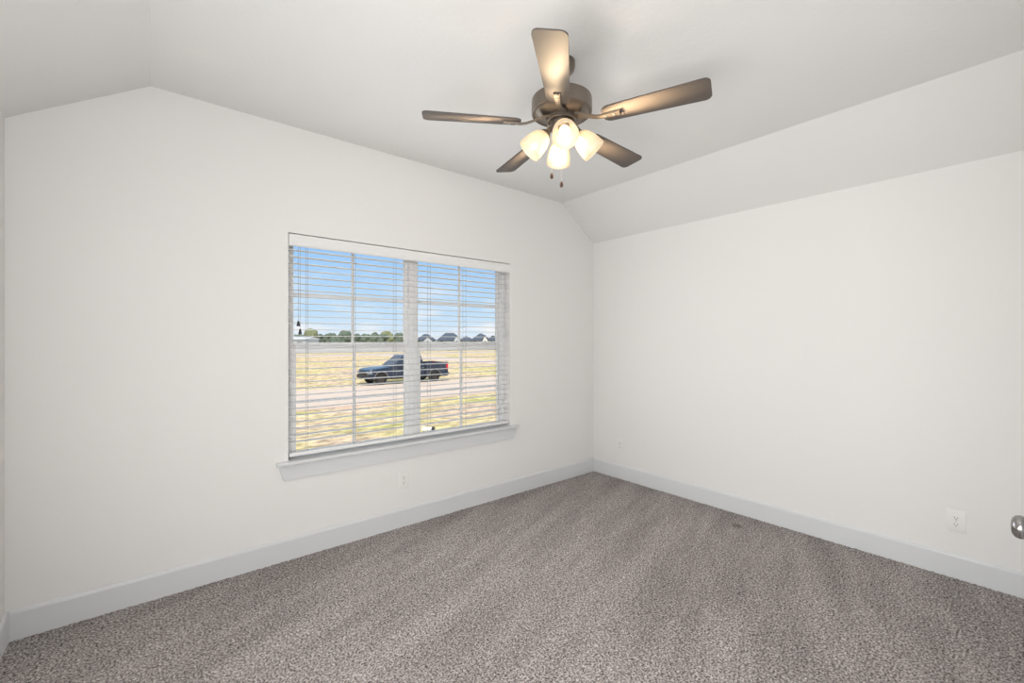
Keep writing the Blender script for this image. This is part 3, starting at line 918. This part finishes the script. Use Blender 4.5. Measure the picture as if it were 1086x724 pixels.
# ================================================================== DISTANT HOUSES, SHED AND TREES
CAMV = Vector((0, 0, 1.407))
def far_point(px, dist):
    """ground point seen in column px of the frame at a distance along the view axis"""
    u = (px - 543) / FPX
    return Vector(((.636 + .772 * u) * dist, (.772 - .636 * u) * dist, -1.4))
def house(label, px, dist, w, d, wall_h, roof_h, rz, wallm, gable_off=None, gable_w=4.0, gable_h=2.2):
    p = far_point(px, dist)
    t = thing('house', label, 'house', p, rz, 'houses beyond the field')
    bm = B(); bx(bm, -w / 2, w / 2, -d / 2, d / 2, 0, wall_h); obj('house_wall', bm, wallm, t)
    bm = B()
    e = .5
    hip = d * .42
    base = [(-w / 2 - e, -d / 2 - e), (w / 2 + e, -d / 2 - e), (w / 2 + e, d / 2 + e), (-w / 2 - e, d / 2 + e)]
    a = [bm.verts.new((x, y, wall_h - .1)) for x, y in base]; a2 = [bm.verts.new((x, y, wall_h + .12)) for x, y in base]
    r0 = bm.verts.new((-w / 2 + hip, 0, wall_h + roof_h)); r1 = bm.verts.new((w / 2 - hip, 0, wall_h + roof_h))
    bm.faces.new(list(reversed(a)))
    for i in range(4):
        j = (i + 1) % 4; bm.faces.new((a[i], a[j], a2[j], a2[i]))
    bm.faces.new((a2[0], a2[1], r1, r0)); bm.faces.new((a2[2], a2[3], r0, r1)); bm.faces.new((a2[1], a2[2], r1)); bm.faces.new((a2[3], a2[0], r0))
    obj('roof', bm, M['roof'], t)
    fy = -d / 2
    if gable_off is not None:
        g = gable_off
        bm = B(); prism(bm, [(g - gable_w / 2, 0), (g + gable_w / 2, 0), (g + gable_w / 2, wall_h), (g, wall_h + gable_h), (g - gable_w / 2, wall_h)], 'y', -d / 2 - 1.2, -d / 2 + .1)
        obj('front_gable', bm, wallm, t)
        bm = B()
        gw, k = gable_w / 2 + .4, wall_h - .25
        prism(bm, [(g - gw, k), (g, wall_h + gable_h + .06), (g + gw, k), (g + gw, k + .25), (g, wall_h + gable_h + .35), (g - gw, k + .25)], 'y', -d / 2 - 1.6, 0)
        obj('gable_roof', bm, M['roof'], t)
        fy = -d / 2 - 1.2
        f = B(); bx(f, g - .7, g + .7, fy - .06, fy + .02, .9, 2.3); wn = obj('house_window', f, M['siding_pale'], t)
        f = B(); bx(f, g - .58, g + .58, fy - .09, fy - .05, 1.02, 2.18); obj('house_pane', f, M['dark_pane'], wn)
    for xx in (-w * .32, w * .34):
        if gable_off is not None and abs(xx - gable_off) < gable_w / 2 + .6: continue
        f = B(); bx(f, xx - .7, xx + .7, -d / 2 - .06, -d / 2 + .02, .9, 2.3); wn = obj('house_window', f, M['siding_pale'], t)
        f = B(); bx(f, xx - .58, xx + .58, -d / 2 - .09, -d / 2 - .05, 1.02, 2.18); obj('house_pane', f, M['dark_pane'], wn)
    return t
face = R(-33)
house('slate-roofed grey house with a front gable, first from the centre window post', 452, 205, 8.6, 8, 2.4, 3.0, face, M['siding'], 1.2, 3.8, 1.9)
house('wide slate-roofed house behind the right window grid bar', 477, 222, 11.8, 9, 2.4, 3.8, face, M['siding'], 3.6, 2.6, 2.4)
house('low slate-roofed house just right of the right window grid bar', 495, 190, 6.0, 7, 2.4, 2.0, face, M['siding'])
house('slate-roofed house with a pale front gable, near the right window edge', 510, 200, 8.6, 9, 2.4, 3.2, face, M['siding_pale'], 1.7, 2.2, 2.2)
house('small slate-roofed house, last at the right window edge', 523, 240, 4.8, 7, 2.4, 2.6, face, M['siding'])

p = far_point(320, 150)
shed = thing('long_shed', 'long low grey building before the trees at the left window edge', 'building', p, R(-55))
bm = B(); bx(bm, -6.5, 4.5, -3, 3, 0, 2.9); obj('shed_wall', bm, M['siding'], shed)
bm = B(); prism(bm, [(-3.4, 2.8), (3.4, 2.8), (3.4, 3.0), (0, 3.7), (-3.4, 3.0)], 'x', -6.8, 4.8); obj('roof', bm, M['siding'], shed)
for x in (-4.5, -1.5, 1.8):
    bm = B(); bx(bm, x - 1.0, x + 1.0, -3.05, -2.95, 0, 2.1); obj('shed_door', bm, M['dark_pane'], shed)

def make_tree(name, label, seed, leafm):
    rnd = random.Random(seed)
    t = thing(name, label, 'tree', (0, 0, -1), 0, 'trees in the far tree line')
    bm = B(); tube(bm, [(0, 0, -.1), (.05, 0, 1.2), (.0, .1, 2.6)], [.28, .2, .14], 8); obj('trunk', bm, M['bark'], t, 50)
    bm = B()
    for k in range(11):
        a = rnd.uniform(0, 2 * PI); rr = rnd.uniform(.2, 2.1)
        z = rnd.uniform(1.2, 4.1); s = rnd.uniform(.8, 1.45) * (1.15 - .12 * abs(z - 2.4))
        g = bmesh.ops.create_icosphere(bm, subdivisions=2, radius=s, matrix=Matrix.Translation((rr * math.cos(a), rr * math.sin(a), z)))
        for v in g['verts']: v.co += Vector((rnd.uniform(-1, 1), rnd.uniform(-1, 1), rnd.uniform(-1, 1))) * .16
    obj('crown', bm, leafm, t)
    return t
protos = [make_tree('tree', 'round dark green tree in the line beyond the field', 1, M['leaf']),
          make_tree('tree', 'round dark green tree in the line beyond the field', 2, M['leaf']),
          make_tree('pale_tree', 'paler olive tree standing in the dark tree line', 5, M['leaf_pale'])]
used = [False] * 3
row = 0
rnd = random.Random(11)
for px, h, kind in ((313, 1.0, 1), (319, .95, 0), (325, .95, 1), (331.5, 1.25, 2), (338, 1.0, 0), (344, .9, 1), (350, 1.15, 0), (356, .95, 1), (362, 1.1, 1), (366.5, 1.2, 0), (371, 1.0, 1), (377, 1.0, 0),
                    (382, .9, 1), (388.5, 1.05, 0), (395, .85, 1), (399, 1.15, 1), (405, .95, 0), (412, 1.18, 2), (419, .9, 1), (425, .95, 0), (431, 1.0, 1)):
    row += 1
    d = (170, 181, 192, 203)[row % 4] if px < 445 else 250
    p = far_point(px, d)
    t = protos[kind] if not used[kind] else copy_tree(protos[kind], p, rnd.uniform(0, 6))
    used[kind] = True
    t.location = p; t.scale = (h * 1.05, h * 1.05, h * rnd.uniform(1.05, 1.2))

# white pipe stub with a dark open end lying on the lawn
gx, gy = 4.90, 8.93
t = thing('drain_pipe', 'short white pipe with a dark open end lying on the lawn', 'pipe', (gx, gy, ground_z(gy) + .05), R(-38))
bm = B()
m = Matrix.Translation((-.14, 0, 0)) @ Matrix.Rotation(PI / 2, 4, 'Y')
lathe(bm, [(.043, 0), (.050, 0), (.050, .22), (.056, .225), (.056, .27), (.045, .27), (.043, .22), (.043, 0)], 24, m, cap=False)
obj('pipe', bm, M['pvc'], t, 40)
bm = B(); lathe(bm, [(0, .19), (.044, .19), (.058, .225), (.058, .275), (.046, .275), (.044, .2), (0, .2)], 24, m); obj('end_cap', bm, M['black_plastic'], t, 40)
